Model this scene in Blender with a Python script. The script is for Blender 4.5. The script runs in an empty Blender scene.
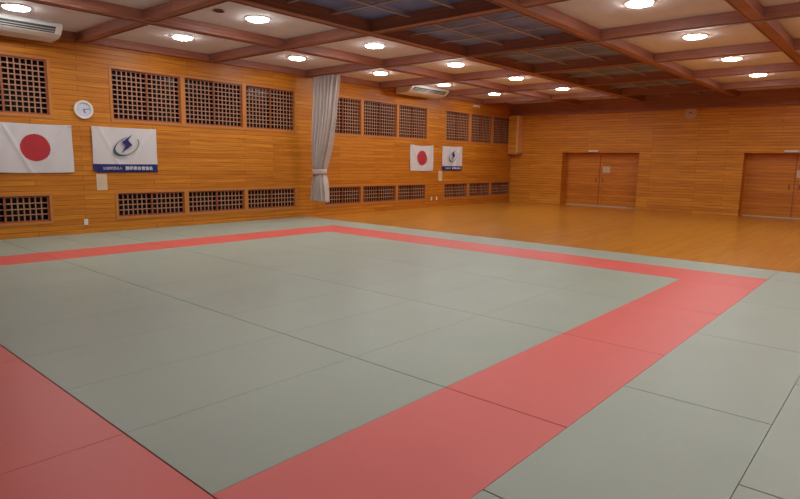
import bpy, bmesh, math, random
from mathutils import Vector, Matrix
random.seed(7)
SC = bpy.context.scene
COL = SC.collection

# ------------------------------------------------------------------ camera
yaw, pitch, roll = math.radians(41.152), math.radians(-8.600), math.radians(0.983)
fwd = Vector((-math.sin(yaw)*math.cos(pitch), math.cos(yaw)*math.cos(pitch), math.sin(pitch)))
r0 = Vector((math.cos(yaw), math.sin(yaw), 0)); u0 = r0.cross(fwd)
right = math.cos(roll)*r0 + math.sin(roll)*u0
up = -math.sin(roll)*r0 + math.cos(roll)*u0
cam_d = bpy.data.cameras.new('camera'); cam = bpy.data.objects.new('camera', cam_d); COL.objects.link(cam)
cam_d.sensor_width = 36; cam_d.lens = 36*582.79/800; cam_d.clip_start = 0.02; cam_d.clip_end = 200
M3 = Matrix((right, up, -fwd)).transposed()
cam.matrix_world = Matrix.Translation((0, 0, 1.6)) @ M3.to_4x4()
SC.camera = cam

# ------------------------------------------------------------------ world, exposure
w = bpy.data.worlds.new('night'); SC.world = w; w.use_nodes = True
w.node_tree.nodes['Background'].inputs[0].default_value = (0.02, 0.025, 0.04, 1)
w.node_tree.nodes['Background'].inputs[1].default_value = 0.2
SC.view_settings.view_transform = 'Standard'; SC.view_settings.look = 'None'
SC.view_settings.gamma = 1; SC.view_settings.use_curve_mapping = False
SC.view_settings.exposure = 2.3
LAMP_POWER = 18.5
LAMP_COLOR = (0.97, 1.0, 1.03, 1)

# ------------------------------------------------------------------ layout (metres)
WX, BY = -12.93, 21.82          # left wall plane, back wall plane
RX, FY = 4.2, -4.0              # right wall, wall behind the camera
HB, HP, HD = 3.86, 4.02, 4.06   # beam underside, plaster panels, dark coffers
M = 0.934                       # mat width
X3 = -2.373; Y1 = 1.366         # inner corner of the red square (near right)

# ------------------------------------------------------------------ helpers
def srgb(r, g, b):
    f = lambda c: (c/255/12.92) if c/255 <= 0.04045 else ((c/255+0.055)/1.055)**2.4
    return (f(r), f(g), f(b), 1)

def mat(name, color, rough=0.5, spec=0.5, metal=0.0, emit=None, estr=0.0, sheen=0.0, coat=0.0):
    m = bpy.data.materials.new(name); m.use_nodes = True
    b = m.node_tree.nodes['Principled BSDF']
    b.inputs['Base Color'].default_value = color; b.inputs['Roughness'].default_value = rough
    b.inputs['Specular IOR Level'].default_value = spec; b.inputs['Metallic'].default_value = metal
    b.inputs['Sheen Weight'].default_value = sheen
    b.inputs['Coat Weight'].default_value = coat; b.inputs['Coat Roughness'].default_value = 0.32 if 'wall' in name else 0.12
    if emit:
        b.inputs['Emission Color'].default_value = emit; b.inputs['Emission Strength'].default_value = estr
    return m

def N(m, t, **kw):
    n = m.node_tree.nodes.new(t)
    for k, v in kw.items(): setattr(n, k, v)
    return n

def planks(name, c1, c2, cm, axes, length, height, rough, grain=1.0, coat=0.0, mortar=0.004, bump=0.15, spec=0.4):
    """boards laid along axes[0], stacked along axes[1] in object space"""
    m = mat(name, c1, rough, spec, coat=coat); L = m.node_tree.links; b = m.node_tree.nodes['Principled BSDF']
    tc = N(m, 'ShaderNodeTexCoord'); sp = N(m, 'ShaderNodeSeparateXYZ'); cb = N(m, 'ShaderNodeCombineXYZ')
    L.new(tc.outputs['Object'], sp.inputs[0])
    L.new(sp.outputs[axes[0]], cb.inputs[0]); L.new(sp.outputs[axes[1]], cb.inputs[1])
    br = N(m, 'ShaderNodeTexBrick'); br.offset = 0.37; br.offset_frequency = 2; br.squash = 1.0
    br.inputs['Color1'].default_value = c1; br.inputs['Color2'].default_value = c2; br.inputs['Mortar'].default_value = cm
    br.inputs['Scale'].default_value = 1.0; br.inputs['Mortar Size'].default_value = mortar
    br.inputs['Mortar Smooth'].default_value = 0.3; br.inputs['Bias'].default_value = 0.0
    br.inputs['Brick Width'].default_value = length; br.inputs['Row Height'].default_value = height
    L.new(cb.outputs[0], br.inputs['Vector'])
    mp = N(m, 'ShaderNodeMapping'); mp.inputs['Scale'].default_value = (0.7, 16, 1); L.new(cb.outputs[0], mp.inputs[0])
    nz = N(m, 'ShaderNodeTexNoise'); nz.inputs['Scale'].default_value = 1.6; nz.inputs['Detail'].default_value = 5; nz.inputs['Roughness'].default_value = 0.6
    L.new(mp.outputs[0], nz.inputs['Vector'])
    rp = N(m, 'ShaderNodeValToRGB'); rp.color_ramp.elements[0].position = 0.3; rp.color_ramp.elements[1].position = 0.72
    d = 1-0.34*grain
    rp.color_ramp.elements[0].color = (d, d*0.93, d*0.86, 1); rp.color_ramp.elements[1].color = (1.08, 1.08, 1.06, 1)
    L.new(nz.outputs['Fac'], rp.inputs[0])
    mx = N(m, 'ShaderNodeMix', data_type='RGBA', blend_type='MULTIPLY'); mx.inputs[0].default_value = 1
    L.new(br.outputs['Color'], mx.inputs[6]); L.new(rp.outputs[0], mx.inputs[7])
    L.new(mx.outputs[2], b.inputs['Base Color'])
    bp = N(m, 'ShaderNodeBump'); bp.inputs['Strength'].default_value = bump; bp.inputs['Distance'].default_value = 0.004; bp.invert = True
    L.new(br.outputs['Fac'], bp.inputs['Height']); L.new(bp.outputs[0], b.inputs['Normal'])
    return m

def mottled(name, color, rough, amount, scale, bump=0.0, bscale=200, **kw):
    m = mat(name, color, rough, **kw); L = m.node_tree.links; b = m.node_tree.nodes['Principled BSDF']
    tc = N(m, 'ShaderNodeTexCoord'); nz = N(m, 'ShaderNodeTexNoise'); nz.inputs['Scale'].default_value = scale; nz.inputs['Detail'].default_value = 4
    geo = N(m, 'ShaderNodeNewGeometry')
    L.new(geo.outputs['Position'], nz.inputs['Vector'])
    rp = N(m, 'ShaderNodeValToRGB'); rp.color_ramp.elements[0].position = 0.25; rp.color_ramp.elements[1].position = 0.75
    rp.color_ramp.elements[0].color = tuple(c*(1-amount) for c in color[:3])+(1,); rp.color_ramp.elements[1].color = tuple(min(1, c*(1+amount)) for c in color[:3])+(1,)
    L.new(nz.outputs['Fac'], rp.inputs[0]); L.new(rp.outputs[0], b.inputs['Base Color'])
    if bump:
        n2 = N(m, 'ShaderNodeTexNoise'); n2.inputs['Scale'].default_value = bscale; L.new(tc.outputs['Object'], n2.inputs['Vector'])
        bp = N(m, 'ShaderNodeBump'); bp.inputs['Strength'].default_value = bump; bp.inputs['Distance'].default_value = 0.003
        L.new(n2.outputs['Fac'], bp.inputs['Height']); L.new(bp.outputs[0], b.inputs['Normal'])
    return m

def box(bm, x0, x1, y0, y1, z0, z1, mi=0):
    vs = [bm.verts.new(p) for p in ((x0,y0,z0),(x1,y0,z0),(x1,y1,z0),(x0,y1,z0),(x0,y0,z1),(x1,y0,z1),(x1,y1,z1),(x0,y1,z1))]
    for f in ((0,3,2,1),(4,5,6,7),(0,1,5,4),(1,2,6,5),(2,3,7,6),(3,0,4,7)):
        bm.faces.new([vs[i] for i in f]).material_index = mi

def bevel(bm, w_, seg=2):
    bmesh.ops.bevel(bm, geom=bm.edges[:], offset=w_, segments=seg, profile=0.5, affect='EDGES')

def link(name, bm, mats, parent=None, smooth=False):
    me = bpy.data.meshes.new(name); bm.normal_update(); bm.to_mesh(me); bm.free()
    for m_ in (mats if isinstance(mats, (list, tuple)) else [mats]): me.materials.append(m_)
    if smooth:
        for p in me.polygons: p.use_smooth = True
    o = bpy.data.objects.new(name, me); COL.objects.link(o)
    if parent: o.parent = parent
    return o

def tag(o, label=None, cat=None, group=None, kind=None):
    if label: o['label'] = label
    if cat: o['category'] = cat
    if group: o['group'] = group
    if kind: o['kind'] = kind
    return o

def empty(name, loc=(0,0,0), **kw):
    o = bpy.data.objects.new(name, None); COL.objects.link(o); o.location = loc; o.empty_display_size = 0.1
    return tag(o, **kw)

def copy_tree(o, parent=None):
    c = o.copy(); COL.objects.link(c)
    if parent: c.parent = parent
    for ch in [k for k in COL.objects if k.parent == o]: copy_tree(ch, c)
    return c

def structure(name, bm, mats, parent=None):
    o = link(name, bm, mats, parent)
    if not parent: o['kind'] = 'structure'
    return o

def disc(bm, r, z0, z1, seg=40, center=(0,0), r2=None, mi=0):
    """short cylinder (or ring when r2 is given), axis z"""
    cx, cy = center
    def ring(rr, z): return [bm.verts.new((cx+rr*math.cos(2*math.pi*i/seg), cy+rr*math.sin(2*math.pi*i/seg), z)) for i in range(seg)]
    a, b = ring(r, z0), ring(r, z1)
    if r2 is None:
        bm.faces.new(a[::-1]).material_index = mi; bm.faces.new(b).material_index = mi
    else:
        c, d = ring(r2, z0), ring(r2, z1)
    for i in range(seg):
        j = (i+1) % seg
        bm.faces.new((a[i], a[j], b[j], b[i])).material_index = mi
        if r2 is not None:
            bm.faces.new((c[j], c[i], d[i], d[j])).material_index = mi
            bm.faces.new((b[i], b[j], d[j], d[i])).material_index = mi
            bm.faces.new((a[j], a[i], c[i], c[j])).material_index = mi

# ------------------------------------------------------------------ materials
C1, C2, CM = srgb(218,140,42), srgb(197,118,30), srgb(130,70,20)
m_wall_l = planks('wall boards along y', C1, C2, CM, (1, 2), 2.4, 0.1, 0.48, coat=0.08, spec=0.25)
m_wall_b = planks('wall boards along x', srgb(236,158,54), srgb(216,136,42), CM, (0, 2), 2.4, 0.1, 0.48, coat=0.08, spec=0.25)  # same wood as the left wall, colour brightened in place of missing light
m_door = planks('door boards', srgb(228,142,44), srgb(210,124,34), CM, (0, 2), 4.0, 0.12, 0.4)
m_floor = planks('varnished floor boards', srgb(216,148,54), srgb(200,133,44), srgb(140,88,30), (1, 0), 1.9, 0.09, 0.28, grain=0.5, coat=0.5, mortar=0.0015, bump=0.03)
m_beam_x = planks('beam wood along x', srgb(174,114,94), srgb(162,104,86), srgb(142,88,74), (0, 2), 9, 3, 0.5, mortar=0.0)
m_beam_y = planks('beam wood along y', srgb(174,114,94), srgb(162,104,86), srgb(142,88,74), (1, 2), 9, 3, 0.5, mortar=0.0)
m_panel = mottled('sand plaster ceiling', srgb(218,208,204), 0.9, 0.06, 3)
m_dark = mottled('dark coffer lining', srgb(118,124,164), 0.7, 0.25, 1.5)
m_grid = mat('grey metal grid', srgb(176,160,156), 0.45, metal=0.2)
m_frame = mat('window frame wood', srgb(190,118,50), 0.5)
m_sash = mat('sash stile wood', srgb(150,82,46), 0.5)
m_lat = mat('pale lattice wood', srgb(172,122,92), 0.55)
m_glass = mat('night window glass', srgb(26,16,14), 0.2, 0.25); m_glass.node_tree.nodes['Principled BSDF'].inputs['Transmission Weight'].default_value = 0.5
m_grey = mottled('grey green vinyl', srgb(160,168,150), 0.42, 0.04, 1.3, bump=0.25, bscale=260)
m_red = mottled('red vinyl', srgb(222,98,88), 0.42, 0.04, 1.3, bump=0.25, bscale=260)
m_under = mat('dark underlay', srgb(40,36,34), 0.9)
m_white = mat('white enamel', srgb(226,222,214), 0.4)
m_offwhite = mat('cream plastic', srgb(214,204,184), 0.5)
m_cloth = mat('white flag cloth', srgb(206,200,198), 0.85, sheen=0.2)
m_sun = mat('red flag dye', srgb(178,46,52), 0.85)
m_navy = mat('navy dye', srgb(30,36,98), 0.85)
m_teal = mat('dark teal dye', srgb(56,82,92), 0.85)
m_ltxt = mat('white print', srgb(222,222,230), 0.85)
m_louver = mat('dark louver', srgb(60,72,84), 0.4)
m_black = mat('black plastic', srgb(24,22,22), 0.5)
m_curtain = mottled('grey curtain cloth', srgb(190,174,164), 0.9, 0.06, 6, sheen=0.3)
m_paper = mat('paper', srgb(214,190,156), 0.8)
m_dial = mat('clock dial', srgb(206,206,222), 0.35)
m_edge = mat('pale edge wood', srgb(226,172,112), 0.5)
m_steel = mat('brushed aluminium', srgb(190,184,176), 0.35, metal=0.8)
m_lens = mat('lamp lens', (1,1,1,1), 0.5, emit=LAMP_COLOR, estr=LAMP_POWER)

# ------------------------------------------------------------------ floor
PX1, PY0, PY1 = X3+3*M, Y1-2*M, Y1+10*M        # mat pit: right edge, near edge, far edge
bm = bmesh.new()
box(bm, WX-0.2, RX+0.2, PY1, BY+0.56, -0.2, 0)
box(bm, PX1, RX+0.2, FY-0.2, PY1, -0.2, 0)
box(bm, WX-0.2, PX1, FY-0.2, PY0, -0.2, 0)
box(bm, WX-0.2, PX1, PY0, PY1, -0.2, -0.052, 1)
structure('floor', bm, [m_floor, m_under])

# ------------------------------------------------------------------ window blocks on the left wall
PAIRS = [(-0.52, 1.5), (1.1, 1.5), (2.73, 1.53), (5.48, 1.54), (7.13, 1.54), (8.78, 1.54), (11.42, 1.46), (13.0, 1.52), (14.64, 1.46), (17.2, 1.44), (18.79, 1.44), (20.36, 1.41)]
BLOCKS = [(0, 3), (3, 6), (6, 9), (9, 12)]
ZR = [(2.38, 3.43), (0.30, 0.81)]
G = 0.055   # frame width
holes = []
for a, b in BLOCKS:
    y0 = PAIRS[a][0]-G; y1 = PAIRS[b-1][0]+PAIRS[b-1][1]+G
    y1 = min(y1, BY-0.005)
    for r_, (z0, z1) in enumerate(ZR):
        sh = -0.12 if (a == 0 and r_ == 1) else 0.0
        holes.append((y0+sh, y1+sh, z0-G, z1+G))

def wall_cells(bm, u0_, u1_, z0_, z1_, holes_, put):
    us = sorted({u0_, u1_} | {h[0] for h in holes_} | {h[1] for h in holes_})
    zs = sorted({z0_, z1_} | {h[2] for h in holes_} | {h[3] for h in holes_})
    for i in range(len(us)-1):
        for j in range(len(zs)-1):
            cu, cz = (us[i]+us[i+1])/2, (zs[j]+zs[j+1])/2
            if any(h[0] < cu < h[1] and h[2] < cz < h[3] for h in holes_): continue
            put(us[i], us[i+1], zs[j], zs[j+1])

bm = bmesh.new()
wall_cells(bm, FY, BY, 0, 4.5, holes, lambda a, b, c, d: box(bm, WX-0.2, WX, a, b, c, d))
bmesh.ops.remove_doubles(bm, verts=bm.verts[:], dist=1e-5)
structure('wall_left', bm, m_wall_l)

# ------------------------------------------------------------------ back wall with two recessed double doors
DZ = 2.06
DOORS = [(-10.61, -9.24, -7.62), (-4.27, -2.87, -1.33)]
bm = bmesh.new()
wall_cells(bm, WX-0.2, RX+0.2, 0, 4.5, [(a, c, 0, DZ) for a, b, c in DOORS], lambda a, b, c, d: box(bm, a, b, BY, BY+0.56, c, d))
bmesh.ops.remove_doubles(bm, verts=bm.verts[:], dist=1e-5)
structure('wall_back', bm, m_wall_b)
bm = bmesh.new(); box(bm, RX, RX+0.2, FY, BY, 0, 4.5); structure('wall_right', bm, m_wall_l)
bm = bmesh.new(); box(bm, WX-0.2, RX+0.2, FY-0.2, FY, 0, 4.5); structure('wall_front', bm, m_wall_b)

for i, (a, mid, c) in enumerate(DOORS):
    d = empty('door_%d' % (i+1), ((a+c)/2, BY+0.44, 0), kind='structure')
    ox = -(a+c)/2; oy = 0
    bm = bmesh.new()            # jambs and head
    box(bm, a+ox, a+0.045+ox, 0, 0.12, 0, DZ); box(bm, c-0.045+ox, c+ox, 0, 0.12, 0, DZ); box(bm, a+0.045+ox, c-0.045+ox, 0, 0.12, DZ-0.07, DZ)
    link('door_frame', bm, m_door, d)
    for k, (p, q) in enumerate(((a+0.045, mid-0.006), (mid+0.006, c-0.045))):
        bm = bmesh.new(); box(bm, p+ox, q+ox, 0.03, 0.08, 0.03, DZ-0.07)
        leaf = link('door_leaf', bm, m_door, d)
        bm = bmesh.new()        # recessed pull
        hx = (q-0.16 if k == 0 else p+0.10)+ox
        box(bm, hx, hx+0.06, 0.022, 0.03, 0.92, 1.08)
        link('door_pull', bm, m_sash, leaf)
    bm = bmesh.new(); box(bm, a+0.045+ox, c-0.045+ox, 0.0, 0.12, 0.0, 0.022); link('threshold', bm, m_offwhite, d)
    bm = bmesh.new(); box(bm, mid-0.012+ox, mid+0.012+ox, 0.015, 0.03, 0.03, DZ-0.07); link('meeting_strip', bm, m_sash, d)

# ------------------------------------------------------------------ ceiling: plaster panels, dark coffers, beams
BX = [-10.06, -7.64, -4.68, -2.12, 0.84]
BYS = [-3.86+2.92*k for k in range(0, 9)]
BYS = [4.9+2.92*k for k in range(-3, 6)]
W2 = 0.10
DARK = [(-7.64, -4.68)]
YEND = BYS[-1]
bm = bmesh.new()
xs = [WX-0.2]+BX+[RX+0.2]
for i in range(len(xs)-1):
    dk = (xs[i], xs[i+1]) in DARK
    if dk:
        box(bm, xs[i], xs[i+1], FY-0.2, BY+0.26, HD, HD+0.15, 1)
    else:
        box(bm, xs[i], xs[i+1], FY-0.2, BY+0.26, HP, HD+0.15, 0)
structure('ceiling', bm, [m_panel, m_dark])
n = 1
for x in BX:                       # long beams running away along the left wall
    bm = bmesh.new(); box(bm, x-W2, x+W2, FY, BY, HB, HP)
    if x in (-7.64, -4.68): # deeper lining on the dark side
        s = 1 if x == -7.64 else -1
        box(bm, min(x, x+s*W2), max(x, x+s*W2), FY, BY, HP, HD)
    for s in (-1, 1):              # thin bead on the lower edges
        box(bm, x+s*W2-0.012, x+s*W2+0.012, FY, BY, HB-0.012, HB+0.014)
    structure('trim_%d' % n, bm, m_beam_y); n += 1
for y in BYS:                      # cross beams
    bm = bmesh.new()
    for i in range(len(xs)-1):
        p = WX if i == 0 else xs[i]+W2; q = RX if i == len(xs)-2 else xs[i+1]-W2
        top = HD if (xs[i], xs[i+1]) in DARK else HP
        box(bm, p, q, y-W2, y+W2, HB, top)
        for s in (-1, 1): box(bm, p+0.012, q-0.012, y+s*W2-0.012, y+s*W2+0.012, HB-0.012, HB+0.014)
    structure('trim_%d' % n, bm, m_beam_x); n += 1
bm = bmesh.new()                   # header board along the left wall, split by the cross beams
ys = [FY]+BYS+[BY]
for i in range(len(ys)-1):
    box(bm, WX, WX+0.10, ys[i]+(W2 if i else 0), ys[i+1]-(W2 if i < len(ys)-2 else 0), HB, HP)
structure('trim_%d' % n, bm, m_beam_y); n += 1
bm = bmesh.new(); box(bm, WX+0.001, RX, BY-0.16, BY, 3.57, HB); box(bm, WX+0.001, RX, BY-0.18, BY, 3.54, 3.57)
for i in range(len(xs)-1):
    p = WX+0.10 if i == 0 else xs[i]+W2; q = RX if i == len(xs)-2 else xs[i+1]-W2
    box(bm, p, q, BY-0.16, BY, HB, HD if (xs[i], xs[i+1]) in DARK else HP)
structure('trim_%d' % n, bm, m_beam_x); n += 1

bm = bmesh.new(); box(bm, WX, WX+0.012, FY, BY, 0, 0.07); structure('baseboard_left', bm, m_wall_l)
bm = bmesh.new()
for p, q in ((WX+0.012, DOORS[0][0]), (DOORS[0][2], DOORS[1][0]), (DOORS[1][2], RX)): box(bm, p, q, BY-0.012, BY, 0, 0.07)
structure('baseboard_back', bm, m_wall_b)

# ------------------------------------------------------------------ windows (frame, two lattice sashes, glass)
def sash(width, z0, z1, parent, yo, xo, stile):
    t = 0.022
    bm = bmesh.new(); s = stile
    box(bm, xo-t, xo, yo, yo+s, z0, z1); box(bm, xo-t, xo, yo+width-s, yo+width, z0, z1)
    box(bm, xo-t, xo, yo+s, yo+width-s, z0, z0+s*0.9); box(bm, xo-t, xo, yo+s, yo+width-s, z1-s*0.9, z1)
    o = link('sash', bm, m_sash, parent)
    bm = bmesh.new()
    cols = 7; rows = max(3, round((z1-z0-1.8*s)/0.1))
    cw = (width-2*s)/cols; ch = (z1-z0-1.8*s)/rows; b = 0.0105
    for i in range(1, cols):
        yy = yo+s+cw*i; box(bm, xo-t+0.003, xo-0.006, yy-b, yy+b, z0+s*0.9, z1-s*0.9)
    for j in range(1, rows):
        zz = z0+s*0.9+ch*j; box(bm, xo-t+0.001, xo-0.003, yo+s, yo+width-s, zz-b, zz+b)
    link('lattice', bm, m_lat, o)
    return o
k = 1
for ri, (z0, z1) in enumerate(ZR):
    for bi, (a, b) in enumerate(BLOCKS):
        for pi in range(a, b):
            y, wd = PAIRS[pi]
            fy0 = y-G if pi == a else (PAIRS[pi-1][0]+PAIRS[pi-1][1]+y)/2
            fy1 = y+wd+G if pi == b-1 else (PAIRS[pi+1][0]+y+wd)/2
            fy1 = min(fy1, BY-0.005)
            root = empty('window_%d' % k, (WX, y+wd/2+(-0.12 if (bi == 0 and ri == 1) else 0), z0), kind='structure'); k += 1
            oy = -(y+wd/2); oz = -z0
            bm = bmesh.new()
            box(bm, -0.14, 0.012, fy0+oy, y+oy, z0-G+oz, z1+G+oz); box(bm, -0.14, 0.012, y+wd+oy, fy1+oy, z0-G+oz, z1+G+oz)
            box(bm, -0.14, 0.012, y+oy, y+wd+oy, z0-G+oz, z0+oz); box(bm, -0.14, 0.012, y+oy, y+wd+oy, z1+oz, z1+G+oz)
            link('window_frame', bm, m_frame, root)
            h = wd/2
            sash(h+0.02, 0, z1-z0, root, y+oy, -0.05, 0.035)
            sash(h+0.02, 0, z1-z0, root, y+oy+h-0.02, -0.022, 0.035)
            bm = bmesh.new(); box(bm, -0.135, -0.128, y+oy, y+wd+oy, 0, z1-z0); link('window_pane', bm, m_glass, root)

# ------------------------------------------------------------------ judo mats
ORD = ['', 'first', 'second', 'third', 'fourth', 'fifth', 'sixth', 'seventh', 'eighth', 'ninth', 'tenth', 'eleventh', 'twelfth']
mesh_cache = {}
def judo_mat(x0, x1, y0, y1, red, label, group):
    key = (round(x1-x0, 3), round(y1-y0, 3), red)
    if key not in mesh_cache:
        hw, hd = (x1-x0)/2, (y1-y0)/2
        gx = 0.0010; gy = 0.0034
        bm = bmesh.new(); box(bm, -hw+gx, hw-gx, -hd+gy, hd-gy, 0, 0.052); bevel(bm, 0.0025, 2)
        o = link('judo_mat', bm, m_red if red else m_grey)
        mesh_cache[key] = o
    else:
        o = mesh_cache[key].copy(); COL.objects.link(o)
    o.location = ((x0+x1)/2, (y0+y1)/2, -0.052)
    tag(o, label, 'mat', group)
    return o
XL = X3-8*M; YF = Y1+8*M
# inside the red square: columns .934 wide, mats two units long
for c in range(8):
    for r in range(4):
        x0 = XL+c*M; y0 = Y1+r*2*M
        judo_mat(x0, x0+M, y0, y0+2*M, False, 'grey-green mat inside red square, %s row from far band, %s from left band' % (ORD[4-r], ORD[c+1]), 'grey-green mats inside the red square')
# right band
for r in range(4):
    judo_mat(X3, X3+M, Y1+r*2*M, Y1+(r+1)*2*M, True, 'red mat in right-hand band, %s from the far right corner' % ORD[4-r], 'red mats of the border')
for r in range(4):
    judo_mat(XL-M, XL, Y1+r*2*M, Y1+(r+1)*2*M, True, 'red mat in band along the lattice-window wall, %s from its far end' % ORD[4-r], 'red mats of the border')
for c in range(5):
    judo_mat(X3+M-(c+1)*2*M, X3+M-c*2*M, YF, YF+M, True, 'red mat in far band beside the wood floor, %s from its right end' % ORD[c+1], 'red mats of the border')
for c in range(5):
    judo_mat(X3+M-(c+1)*2*M, X3+M-c*2*M, Y1-M, Y1, True, 'red mat in near band at bottom of view, %s from its right end' % ORD[c+1], 'red mats of the border')
# outer grey: along the left wall
for r in range(10):
    y0 = Y1-M+r*M
    judo_mat(XL-3*M, XL-M, y0, y0+M, False, 'grey-green mat between window wall and red band, %s from the far end' % ORD[10-r], 'grey-green mats along the window wall')
for r in range(6):
    y0 = Y1-2*M+r*2*M
    judo_mat(WX+0.012, XL-3*M, y0, y0+2*M, False, 'narrow grey-green filler mat against window wall, %s from the far end' % ORD[6-r], 'narrow filler mats against the window wall')
# far outer row
xx = X3+M; c = 1
while xx-2*M > XL-3*M-0.01:
    judo_mat(xx-2*M, xx, YF+M, YF+2*M, False, 'grey-green mat in far row touching wood floor, %s from its right end' % ORD[c], 'grey-green mats beside the wood floor')
    xx -= 2*M; c += 1
if xx-M > XL-3*M-0.01:
    judo_mat(xx-M, xx, YF+M, YF+2*M, False, 'half-length grey-green mat in far row nearest the window wall', 'grey-green mats beside the wood floor')
# right outer columns
ys_ = [Y1-2*M+M*v for v in (0, 1, 3, 5, 7, 9, 11, 12)]
for i in range(len(ys_)-1):
    judo_mat(X3+M, X3+2*M, ys_[i], ys_[i+1], False, 'grey-green mat directly right of red band, %s from the far end' % ORD[len(ys_)-1-i], 'grey-green mats right of the red band')
for r in range(6):
    y0 = Y1-2*M+2*M*r
    judo_mat(X3+2*M, X3+3*M, y0, y0+2*M, False, 'grey-green mat in outermost right column, %s from the far end' % ORD[6-r], 'grey-green mats in the outermost right column')
# near outer row
for c in range(5):
    judo_mat(X3+M-(c+1)*2*M, X3+M-c*2*M, Y1-2*M, Y1-M, False, 'grey-green mat on camera side of near red band, %s from right' % ORD[c+1], 'grey-green mats nearest the camera')
judo_mat(XL-3*M, XL-M, Y1-2*M, Y1-M, False, 'grey-green mat in the near corner by the window wall', 'grey-green mats nearest the camera')

# ------------------------------------------------------------------ ceiling lamps
def downlight():
    root = empty('ceiling_light')
    bm = bmesh.new(); disc(bm, 0.21, -0.018, 0.0, 48, r2=0.184); link('trim_ring', bm, m_white, root)
    bm = bmesh.new()
    seg = 40; prev = None
    for rr, z in ((0.182, -0.010), (0.182, -0.026), (0.174, -0.036), (0.15, -0.043), (0.10, -0.047), (0.04, -0.049)):   # drum-shaped lens
        ring = [bm.verts.new((rr*math.cos(2*math.pi*i/seg), rr*math.sin(2*math.pi*i/seg), z)) for i in range(seg)]
        if prev:
            for i in range(seg): bm.faces.new((prev[(i+1) % seg], prev[i], ring[i], ring[(i+1) % seg]))
        prev = ring
    bm.faces.new(prev[::-1])
    link('lamp_lens', bm, m_lens, root)
    return root
LX = [(-11.47, 'nearest the window wall'), (-8.90, 'beside the dark coffers, window side'), (-3.40, 'right of the dark coffers'), (-0.75, 'in the right-hand bay')]
LY = [3.39+2.93*j for j in range(-2, 6)]
proto = None
for x, where in LX:
    cand = [y for y in LY if y > 3]
    for y in cand:
        o = downlight() if proto is None else copy_tree(proto)
        if proto is None: proto = o
        o.location = (x, y, HP)
        q = len(LY)-LY.index(y)
        tag(o, 'round white ceiling light %s, %s from back wall' % (where, ORD[q]), 'ceiling light', 'round lights in the ceiling panels')

# ------------------------------------------------------------------ grids in the dark coffers
for i in range(len(BYS)-1):
    y0, y1 = BYS[i]+W2, BYS[i+1]-W2; x0, x1 = -7.64+W2, -4.68-W2
    g = empty('ceiling_grid', ((x0+x1)/2, (y0+y1)/2, 3.97), label='grey metal grid in dark ceiling coffer, %s from the back wall' % ORD[len(BYS)-i], cat='ceiling grid', group='metal grids in the dark coffers')
    cx, cy = (x0+x1)/2, (y0+y1)/2
    for t in (1/3, 2/3):
        bm = bmesh.new(); xx = x0+(x1-x0)*t-cx; box(bm, xx-0.018, xx+0.018, y0-cy, y1-cy, 0, 0.03); link('grid_bar', bm, m_grid, g)
        bm = bmesh.new(); yy = y0+(y1-y0)*t-cy; box(bm, x0-cx, x1-cx, yy-0.018, yy+0.018, 0.004, 0.026); link('grid_bar', bm, m_grid, g)
y0, y1 = BYS[-1]+W2, BY-0.16
g = empty('ceiling_grid', (-6.16, (y0+y1)/2, 3.97), label='grey metal grid in the dark ceiling coffer touching the back wall', cat='ceiling grid', group='metal grids in the dark coffers')
for xx in (-0.46, 0.46):
    bm = bmesh.new(); box(bm, xx-0.018, xx+0.018, -(y1-y0)/2, (y1-y0)/2, 0, 0.03); link('grid_bar', bm, m_grid, g)
bm = bmesh.new(); box(bm, -1.38, 1.38, -0.018, 0.018, 0.004, 0.026); link('grid_bar', bm, m_grid, g)

# ------------------------------------------------------------------ air conditioners hung under the ceiling
def extrude_profile(bm, prof, y0, y1, mi=0):
    a = [bm.verts.new((x, y0, z)) for x, z in prof]; b = [bm.verts.new((x, y1, z)) for x, z in prof]
    bm.faces.new(a).material_index = mi; bm.faces.new(b[::-1]).material_index = mi
    for i in range(len(prof)):
        j = (i+1) % len(prof); bm.faces.new((a[j], a[i], b[i], b[j])).material_index = mi
def aircon(y0, y1, label):
    L = y1-y0
    root = empty('air_conditioner', (WX+0.11, (y0+y1)/2, HP), label=label, cat='air conditioner', group='ceiling-hung air conditioners')
    prof = [(0, 0), (0.62, 0), (0.66, -0.03), (0.675, -0.08), (0.55, -0.20), (0.42, -0.25), (0.10, -0.275), (0, -0.27)]
    bm = bmesh.new(); extrude_profile(bm, prof, -L/2+0.05, L/2-0.05); bmesh.ops.recalc_face_normals(bm, faces=bm.faces[:])
    link('body', bm, m_white, root)
    for s in (-1, 1):
        bm = bmesh.new(); cx, cz = 0.33, -0.15
        p2 = [(cx+(x-cx)*1.02, cz+(z-cz)*1.02 if z < -0.01 else 0) for x, z in prof]
        ya, yb = (-L/2, -L/2+0.05) if s < 0 else (L/2-0.05, L/2)
        extrude_profile(bm, p2, ya, yb); bmesh.ops.recalc_face_normals(bm, faces=bm.faces[:]); bevel(bm, 0.008)
        link('end_cap', bm, m_white, root)
    # outlet slot on the sloping front face between (.675,-.08) and (.55,-.20)
    bm = bmesh.new()
    d = Vector((-0.125, 0, -0.12)).normalized(); nn = Vector((0.12, 0, -0.125)).normalized()
    st = Vector((0.675, 0, -0.08))
    def slat(t0, t1, h, ya, yb, bm):
        p = [st+d*t0, st+d*t1, st+d*t1+nn*h, st+d*t0+nn*h]
        extrude_profile(bm, [(v.x, v.z) for v in p], ya, yb)
    slat(0.012, 0.15, 0.004, -L/2+0.12, L/2-0.12, bm); bmesh.ops.recalc_face_normals(bm, faces=bm.faces[:])
    link('air_outlet', bm, m_louver, root)
    for t in (0.06, 0.11):
        bm = bmesh.new(); slat(t, t+0.006, 0.014, -L/2+0.13, L/2-0.13, bm); bmesh.ops.recalc_face_normals(bm, faces=bm.faces[:])
        link('louver', bm, m_offwhite, root)
    return root
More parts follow.
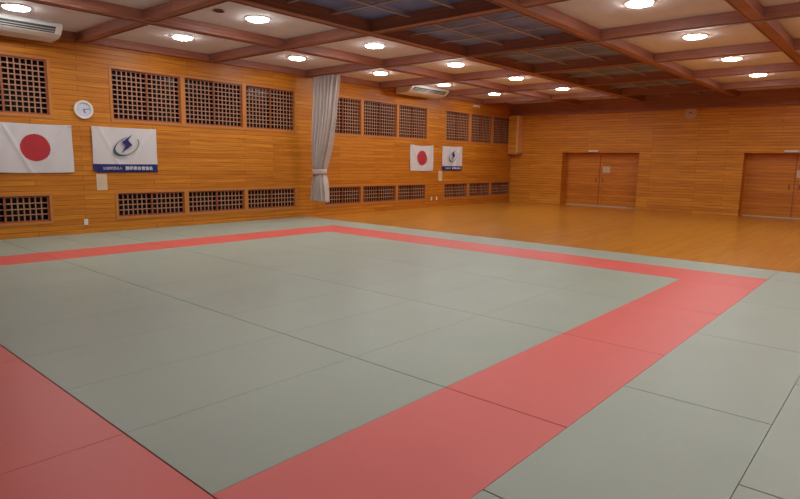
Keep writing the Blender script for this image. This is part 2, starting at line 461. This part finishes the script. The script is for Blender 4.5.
aircon(2.35, 4.33, 'white air conditioner under ceiling at upper left, above the flag with a red disc')
aircon(14.35, 16.28, 'white air conditioner hung near far flags, beside window wall')

# ------------------------------------------------------------------ clocks
def clock(name, loc, r, axis, mats, label, hands):
    root = empty(name, loc, label=label, cat='clock')
    root.rotation_euler = (0, math.pi/2, 0) if axis == 'x' else (math.pi/2, 0, 0)
    bm = bmesh.new(); disc(bm, r, 0, 0.05, 48, r2=r*0.77); link('rim', bm, mats[0], root)
    bm = bmesh.new(); disc(bm, r*0.77, 0, 0.03, 48); link('dial', bm, mats[1], root)
    bm = bmesh.new()
    for h in range(12):
        a = h*math.pi/6; c, s = math.cos(a), math.sin(a)
        l = 0.10 if h % 3 == 0 else 0.06
        q = []
        for rr, t in ((r*0.70, -.004), (r*0.70, .004), (r*(0.70-l), .004), (r*(0.70-l), -.004)): q.append(bm.verts.new((rr*c-t*s, rr*s+t*c, 0.0325)))
        bm.faces.new(q[::-1])
    link('hour_marks', bm, m_black, root)
    for ang, ln, wd in hands:
        bm = bmesh.new(); box(bm, -0.01, ln*r, -wd, wd, 0.034, 0.037)
        bmesh.ops.rotate(bm, verts=bm.verts[:], cent=(0,0,0), matrix=Matrix.Rotation(ang, 3, 'Z')); link('hand', bm, m_black, root)
    return root
clock('wall_clock', (WX, 4.88, 2.535), 0.182, 'x', (m_white, m_dial), 'round white-rimmed clock on window wall between two lattice windows', ((math.radians(20), 0.45, 0.007), (math.radians(100), 0.65, 0.005)))
m_tan = mat('aged ivory plastic', srgb(206,160,118), 0.5)
root = empty('wall_speaker', (-6.0, BY, 3.40), label='small round pale fitting high on back wall, between the two doorways', cat='wall fitting'); root.rotation_euler = (math.pi/2, 0, 0)
bm = bmesh.new(); disc(bm, 0.2, 0, 0.04, 40, r2=0.16); link('rim', bm, m_tan, root)
bm = bmesh.new(); disc(bm, 0.16, 0, 0.028, 40); link('face', bm, m_tan, root)
bm = bmesh.new(); disc(bm, 0.035, 0.028, 0.04, 24); link('centre_knob', bm, m_sash, root)

# ------------------------------------------------------------------ flags
def cloth(y0, y1, z0, z1, mats, pick, sag=0.02, nu=96, nv=72, seed=0, thick=0.004, corner=0.0):
    """hanging cloth on the left wall: local x = out of the wall; pick(u, v) gives the material"""
    rnd = random.Random(seed); ph = rnd.random()*6
    bm = bmesh.new(); W_, H_ = y1-y0, z1-z0
    V = {}
    for side in (0, 1):
        for i in range(nu+1):
            for j in range(nv+1):
                u, v = i/nu, j/nv
                drape = sag*(1-(2*u-1)**2)*(v)                       # top edge sags between the pinned corners
                edge = -0.012*(1-v)*math.sin(math.pi*u)*(1 if seed % 2 else 0.3)
                x = 0.018+0.010*math.sin(9*u+ph+2.5*v)*(0.4+0.6*(1-v))+0.013*math.exp(-((u-0.10-0.34*(1-v))/0.035)**2)+0.013*math.exp(-((u-0.90+0.34*(1-v))/0.035)**2)
                x += 0.006*math.sin(21*u-6*v+ph)
                y = y0+u*W_+ 0.004*math.sin(3*v+ph)*abs(2*u-1)
                z = z0+v*H_-drape+edge
                if corner and u < 0.07 and v < 0.14:
                    x += corner*(1-u/0.07)*(1-v/0.14); z += corner*1.5*(1-u/0.07)*(1-v/0.14)
                V[side, i, j] = bm.verts.new((max(x, 0.004)+side*thick, y, z))
    for i in range(nu):
        for j in range(nv):
            mi = pick((i+.5)/nu, (j+.5)/nv)
            f = bm.faces.new((V[1,i,j], V[1,i+1,j], V[1,i+1,j+1], V[1,i,j+1])); f.material_index = mi
            f = bm.faces.new((V[0,i,j+1], V[0,i+1,j+1], V[0,i+1,j], V[0,i,j])); f.material_index = mi
    for i in range(nu):
        bm.faces.new((V[0,i,0], V[0,i+1,0], V[1,i+1,0], V[1,i,0])).material_index = pick((i+.5)/nu, 0.001)
        bm.faces.new((V[1,i,nv], V[1,i+1,nv], V[0,i+1,nv], V[0,i,nv])).material_index = pick((i+.5)/nu, .999)
    for j in range(nv):
        bm.faces.new((V[0,0,j+1], V[0,0,j], V[1,0,j], V[1,0,j+1])).material_index = pick(0.001, (j+.5)/nv)
        bm.faces.new((V[0,nu,j], V[0,nu,j+1], V[1,nu,j+1], V[1,nu,j])).material_index = pick(.999, (j+.5)/nv)
    return bm

def sun_flag(yc, W_, z0, z1, label, seed, sag):
    H_ = z1-z0; rad = 0.262
    root = empty('flag', (WX, yc, z0), label=label, cat='flag', group='flags with a red disc')
    def pick(u, v): return 1 if ((u-0.5)*W_)**2+((v-0.52)*H_)**2 < rad**2 else 0
    bm = cloth(-W_/2, W_/2, 0, H_, None, pick, sag, 140, 96, seed)
    o = link('flag_cloth', bm, [m_cloth, m_sun], root, smooth=True)
    for s in (-1, 1):
        bm = bmesh.new(); disc(bm, 0.012, 0, 0.03, 14); bmesh.ops.rotate(bm, verts=bm.verts[:], cent=(0,0,0), matrix=Matrix.Rotation(math.pi/2, 3, 'Y'))
        bmesh.ops.translate(bm, verts=bm.verts[:], vec=(0.016, s*(W_/2-0.03), H_-0.03)); link('pin', bm, m_steel, root)
sun_flag(3.955, 1.35, 1.265, 2.205, 'white flag with red disc below the leftmost lattice window', 1, 0.012)
sun_flag(15.85, 1.28, 1.29, 2.185, 'white flag with red disc on far part of window wall', 3, 0.05)

def in_poly(p, poly):
    c = False; j = len(poly)-1
    for i in range(len(poly)):
        a, b = poly[i], poly[j]
        if (a[1] > p[1]) != (b[1] > p[1]) and p[0] < (b[0]-a[0])*(p[1]-a[1])/(b[1]-a[1])+a[0]: c = not c
        j = i
    return c

def text_mesh(s, size, bold=0.0):
    cu = bpy.data.curves.new('txt', 'FONT'); cu.body = s; cu.size = size; cu.offset = bold; cu.extrude = 0.0006
    cu.align_x = 'LEFT'; cu.resolution_u = 3
    o = bpy.data.objects.new('txt', cu); COL.objects.link(o)
    dg = bpy.context.evaluated_depsgraph_get(); me = bpy.data.meshes.new_from_object(o.evaluated_get(dg))
    bpy.data.objects.remove(o); return me

def banner(yc, W_, z0, z1, label, seed, sag, corner):
    H_ = z1-z0
    root = empty('banner', (WX, yc, z0), label=label, cat='banner', group='banners with a lightning emblem')
    band = 0.185
    bm = cloth(-W_/2, W_/2, 0, H_, None, lambda u, v: 1 if v < band else 0, sag, 96, 81, seed, corner=corner)
    link('flag_cloth', bm, [m_cloth, m_navy], root, smooth=True)
    X = 0.056
    # emblem: lightning bolt inside a tilted orbit ring. s: to pick coordinates in picture units (570x499 = 40x35 px)
    def P(px, py):       # emblem picture coords -> local y, z
        return ((px-290)/570*40*(W_/65.5), 0.605*H_-(py-265)/499*35*(H_/44.5))
    bolt = [(385,105),(320,188),(378,258),(212,378),(285,268),(228,222)]
    bm = bmesh.new(); a = [bm.verts.new((X,)+P(*q)) for q in bolt]; b = [bm.verts.new((X+0.003,)+P(*q)) for q in bolt]
    bm.faces.new(a); bm.faces.new(b[::-1])
    for i in range(6): j = (i+1) % 6; bm.faces.new((a[i], a[j], b[j], b[i]))
    bmesh.ops.recalc_face_normals(bm, faces=bm.faces[:]); link('lightning_emblem', bm, m_navy, root)
    bm = bmesh.new(); seg = 72; rings = []
    for i in range(seg+1):
        t = math.radians(70+(i/seg)*300)         # from upper left round the bottom to the right, thick at lower left
        ca, sa = math.cos(math.radians(28)), math.sin(math.radians(28))
        thick = 11+32*max(0, math.cos(t-math.radians(195)))**2
        out = []
        for rr in (1.0, 0.0):
            ex = (205-thick*(1-rr))*math.cos(t); ey = (118-thick*0.8*(1-rr))*math.sin(t)
            out.append(P(292+ex*ca-ey*sa, 282-(ex*sa+ey*ca)))
        rings.append([bm.verts.new((X+dx,)+o_) for o_ in out for dx in (0, 0.002)])
    for i in range(seg):
        a, b = rings[i], rings[i+1]
        for p, q in ((0, 1), (1, 3), (3, 2), (2, 0)): bm.faces.new((a[p], a[q], b[q], b[p]))
    bmesh.ops.recalc_face_normals(bm, faces=bm.faces[:]); link('orbit_emblem', bm, m_teal, root)
    for s, size, y_from, width, bold in (('公益財団法人', 0.05, -W_*0.37, W_*0.29, 0.0), ('静岡県体育協会', 0.09, -W_*0.03, W_*0.44, 0.0014)):
        me = text_mesh(s, size, bold)
        xs_ = [v.co.x for v in me.vertices]; ys2 = [v.co.y for v in me.vertices]
        if not xs_: continue
        sc = width/(max(xs_)-min(xs_)); xm, ym = min(xs_), (min(ys2)+max(ys2))/2
        for v in me.vertices: v.co = Vector((X+v.co.z, y_from+(v.co.x-xm)*sc, band*H_*0.5+(v.co.y-ym)*sc))
        me.materials.clear(); me.materials.append(m_ltxt)
        o = bpy.data.objects.new('lettering', me); COL.objects.link(o); o.parent = root
banner(5.695, 1.38, 1.265, 2.215, 'white banner with lightning emblem, beside the white-rimmed clock', 2, 0.006, 0.03)
banner(17.62, 1.24, 1.30, 2.175, 'white banner with lightning emblem on far part of window wall', 4, 0.01, 0.0)

# ------------------------------------------------------------------ notices, sockets
def notice(name, loc, w_, h_, axis, label, group):
    root = empty(name, loc, label=label, cat='notice', group=group)
    if axis == 'y': root.rotation_euler = (0, 0, -math.pi/2)
    bm = bmesh.new(); box(bm, 0, 0.008, -w_/2, w_/2, 0, h_); link('sheet', bm, m_paper, root)
    bm = bmesh.new()
    for j in range(6): box(bm, 0.008, 0.0086, -w_*0.38, w_*(0.38 if j % 3 else 0.1), h_*(0.2+0.1*j), h_*(0.2+0.1*j)+0.006)
    link('printed_lines', bm, m_steel, root)
notice('paper_notice', (WX, 5.165, 0.89), 0.215, 0.345, 'x', 'small cream notice on window wall, just under the lightning banner near the clock', 'paper notices on the walls')
notice('paper_notice', (WX, 16.93, 0.93), 0.22, 0.36, 'x', 'small white notice just under the far lightning banner', 'paper notices on the walls')
for xx, lb in ((-8.98, 'white square notice on the left double door of back wall'), (-2.70, 'white notice on right-hand double door at edge of view')):
    notice('door_notice', (xx, BY+0.468, 1.30), 0.28, 0.24, 'y', lb, 'notices on the doors')
def socket(y, z, label):
    root = empty('wall_socket', (WX, y, z), label=label, cat='socket', group='wall sockets')
    bm = bmesh.new(); box(bm, 0, 0.012, -0.038, 0.038, -0.06, 0.06); bevel(bm, 0.004); link('cover_plate', bm, m_white, root)
    bm = bmesh.new()
    for dz in (-0.025, 0.025):
        for dy in (-0.008, 0.008): box(bm, 0.012, 0.0128, dy-0.0015, dy+0.0015, dz-0.01, dz+0.01)
    link('socket_slots', bm, m_black, root)
socket(4.80, 0.235, 'small white wall socket low on wall below clock')
socket(16.45, 0.30, 'left of two small sockets under the far flags')
socket(16.75, 0.30, 'right of two small sockets under the far flags')

# sign lamps over the doors
for (a, mid, c), lb in zip(DOORS, ('small white fitting above left doorway in the back wall', 'small white fitting above right doorway in the back wall')):
    root = empty('door_fitting', (mid-0.1, BY, DZ+0.02), label=lb, cat='wall fitting', group='fittings above the doorways')
    bm = bmesh.new(); box(bm, -0.2, 0.2, -0.05, 0, 0, 0.07); bevel(bm, 0.01); link('housing', bm, m_offwhite, root)
    bm = bmesh.new(); box(bm, -0.17, 0.17, -0.054, -0.05, 0.015, 0.055); link('face_plate', bm, m_white, root)

# ceiling detector, emergency lamp
root = empty('ceiling_vent', (-8.96, 5.60, HP), label='small dark round vent in ceiling panel near a round light', cat='vent')
bm = bmesh.new(); disc(bm, 0.10, -0.02, 0, 32, r2=0.075); link('rim', bm, m_sash, root)
bm = bmesh.new(); disc(bm, 0.075, -0.012, 0, 32); link('grille', bm, m_black, root)
root = empty('emergency_lamp', (WX, 19.0, 3.72), label='small white emergency lamp above the farthest lattice windows, just below ceiling', cat='lamp')
bm = bmesh.new(); box(bm, 0, 0.10, -0.2, 0.2, -0.04, 0.04); bevel(bm, 0.012); link('housing', bm, m_white, root)
bm = bmesh.new(); box(bm, 0.10, 0.108, -0.16, 0.16, -0.025, 0.025); link('diffuser', bm, m_offwhite, root)

# corner duct casing by the back wall
root = empty('duct_casing', (WX, BY, 1.97), label='boxed wooden duct casing with pale edge strip in far left corner', cat='duct casing')
bm = bmesh.new(); box(bm, 0.03, 0.42, -0.34, -0.03, 0.07, 1.56); link('box_body', bm, m_wall_b, root)
bm = bmesh.new(); box(bm, 0.42, 0.50, -0.36, -0.03, 0.07, 1.56); link('edge_strip', bm, m_edge, root)
bm = bmesh.new(); box(bm, 0.02, 0.53, -0.38, -0.03, 0.0, 0.07); link('bottom_ledge', bm, m_lat, root)

# ------------------------------------------------------------------ dividing curtain tied back at the left wall
rail = empty('curtain_rail', (0, 10.74, HB-0.012), label='thin metal curtain rail under the cross beam, running out from the curtain', cat='curtain rail')
bm = bmesh.new(); box(bm, WX+0.02, RX-0.02, -0.012, 0.012, -0.022, 0.0); link('track', bm, m_steel, rail)
cur = empty('curtain', (-12.3, 10.74, 0.42), label='long grey curtain tied back against the window wall, below a ceiling beam', cat='curtain')
prof = [(3.40, -0.29, 0.73), (3.30, -0.29, 0.73), (2.24, -0.34, 0.56), (1.60, -0.36, 0.40), (1.10, -0.345, 0.22), (0.90, -0.325, 0.15), (0.84, -0.315, 0.14), (0.76, -0.33, 0.15), (0.55, -0.39, 0.21), (0.25, -0.43, 0.25), (0.0, -0.46, 0.28)]
def span(z):
    for (za, la, ra), (zb, lb, rb) in zip(prof, prof[1:]):
        if zb <= z <= za:
            t = (z-zb)/(za-zb); t2 = t*t*(3-2*t) if za-zb > 0.3 else t
            return lb+(la-lb)*t, rb+(ra-rb)*t
    return prof[-1][1:]
bm = bmesh.new(); NU, NV = 220, 90; V = []
for j in range(NV+1):
    z = 0.05+3.35*(1-j/NV); l, r = span(z)
    tight = math.exp(-((z-0.85)/0.12)**2)
    amp = 0.125*(1-0.45*tight)
    row = []
    for i in range(NU+1):
        u = i/NU
        uu = u+0.012*math.sin(7*u+z*1.3)
        x = l+(r-l)*u
        y = amp*math.tanh(1.7*math.sin(2*math.pi*7*uu+0.5*math.sin(z*1.1)))+0.02*math.sin(2*math.pi*13*uu+z)+0.02*math.sin(5*u+2*z)
        y *= 0.5+0.5*min(1, math.sin(math.pi*min(max(u, 0.02), 0.98))*2)
        zz = z+(0.02*math.sin(30*u) if j == NV else 0)
        row.append(bm.verts.new((x, y, zz)))
    V.append(row)
for j in range(NV):
    for i in range(NU): bm.faces.new((V[j][i], V[j+1][i], V[j+1][i+1], V[j][i+1]))
co = link('curtain_cloth', bm, m_curtain, cur, smooth=True)
md = co.modifiers.new('thickness', 'SOLIDIFY'); md.thickness = 0.004
bm = bmesh.new(); seg = 48; prev = None; first = None      # tie band wrapped round the bundle
rows_ = []
for zz, rr in ((0.93, 1.0), (0.89, 1.06), (0.82, 1.05), (0.78, 1.0)):
    rows_.append([bm.verts.new((-0.088+0.25*rr*math.cos(2*math.pi*i/seg), 0.135*rr*math.sin(2*math.pi*i/seg), zz+0.012*math.cos(2*math.pi*i/seg))) for i in range(seg)])
for a, b in zip(rows_, rows_[1:]):
    for i in range(seg): bm.faces.new((a[i], b[i], b[(i+1) % seg], a[(i+1) % seg]))
tb = link('tie_band', bm, m_curtain, cur, smooth=True); md = tb.modifiers.new('thickness', 'SOLIDIFY'); md.thickness = 0.006
bm = bmesh.new()
for i in range(10):
    x = -0.31+i*0.112; box(bm, x-0.006, x+0.006, -0.006, 0.006, 3.385, 3.402)
link('runner_hooks', bm, m_steel, cur)
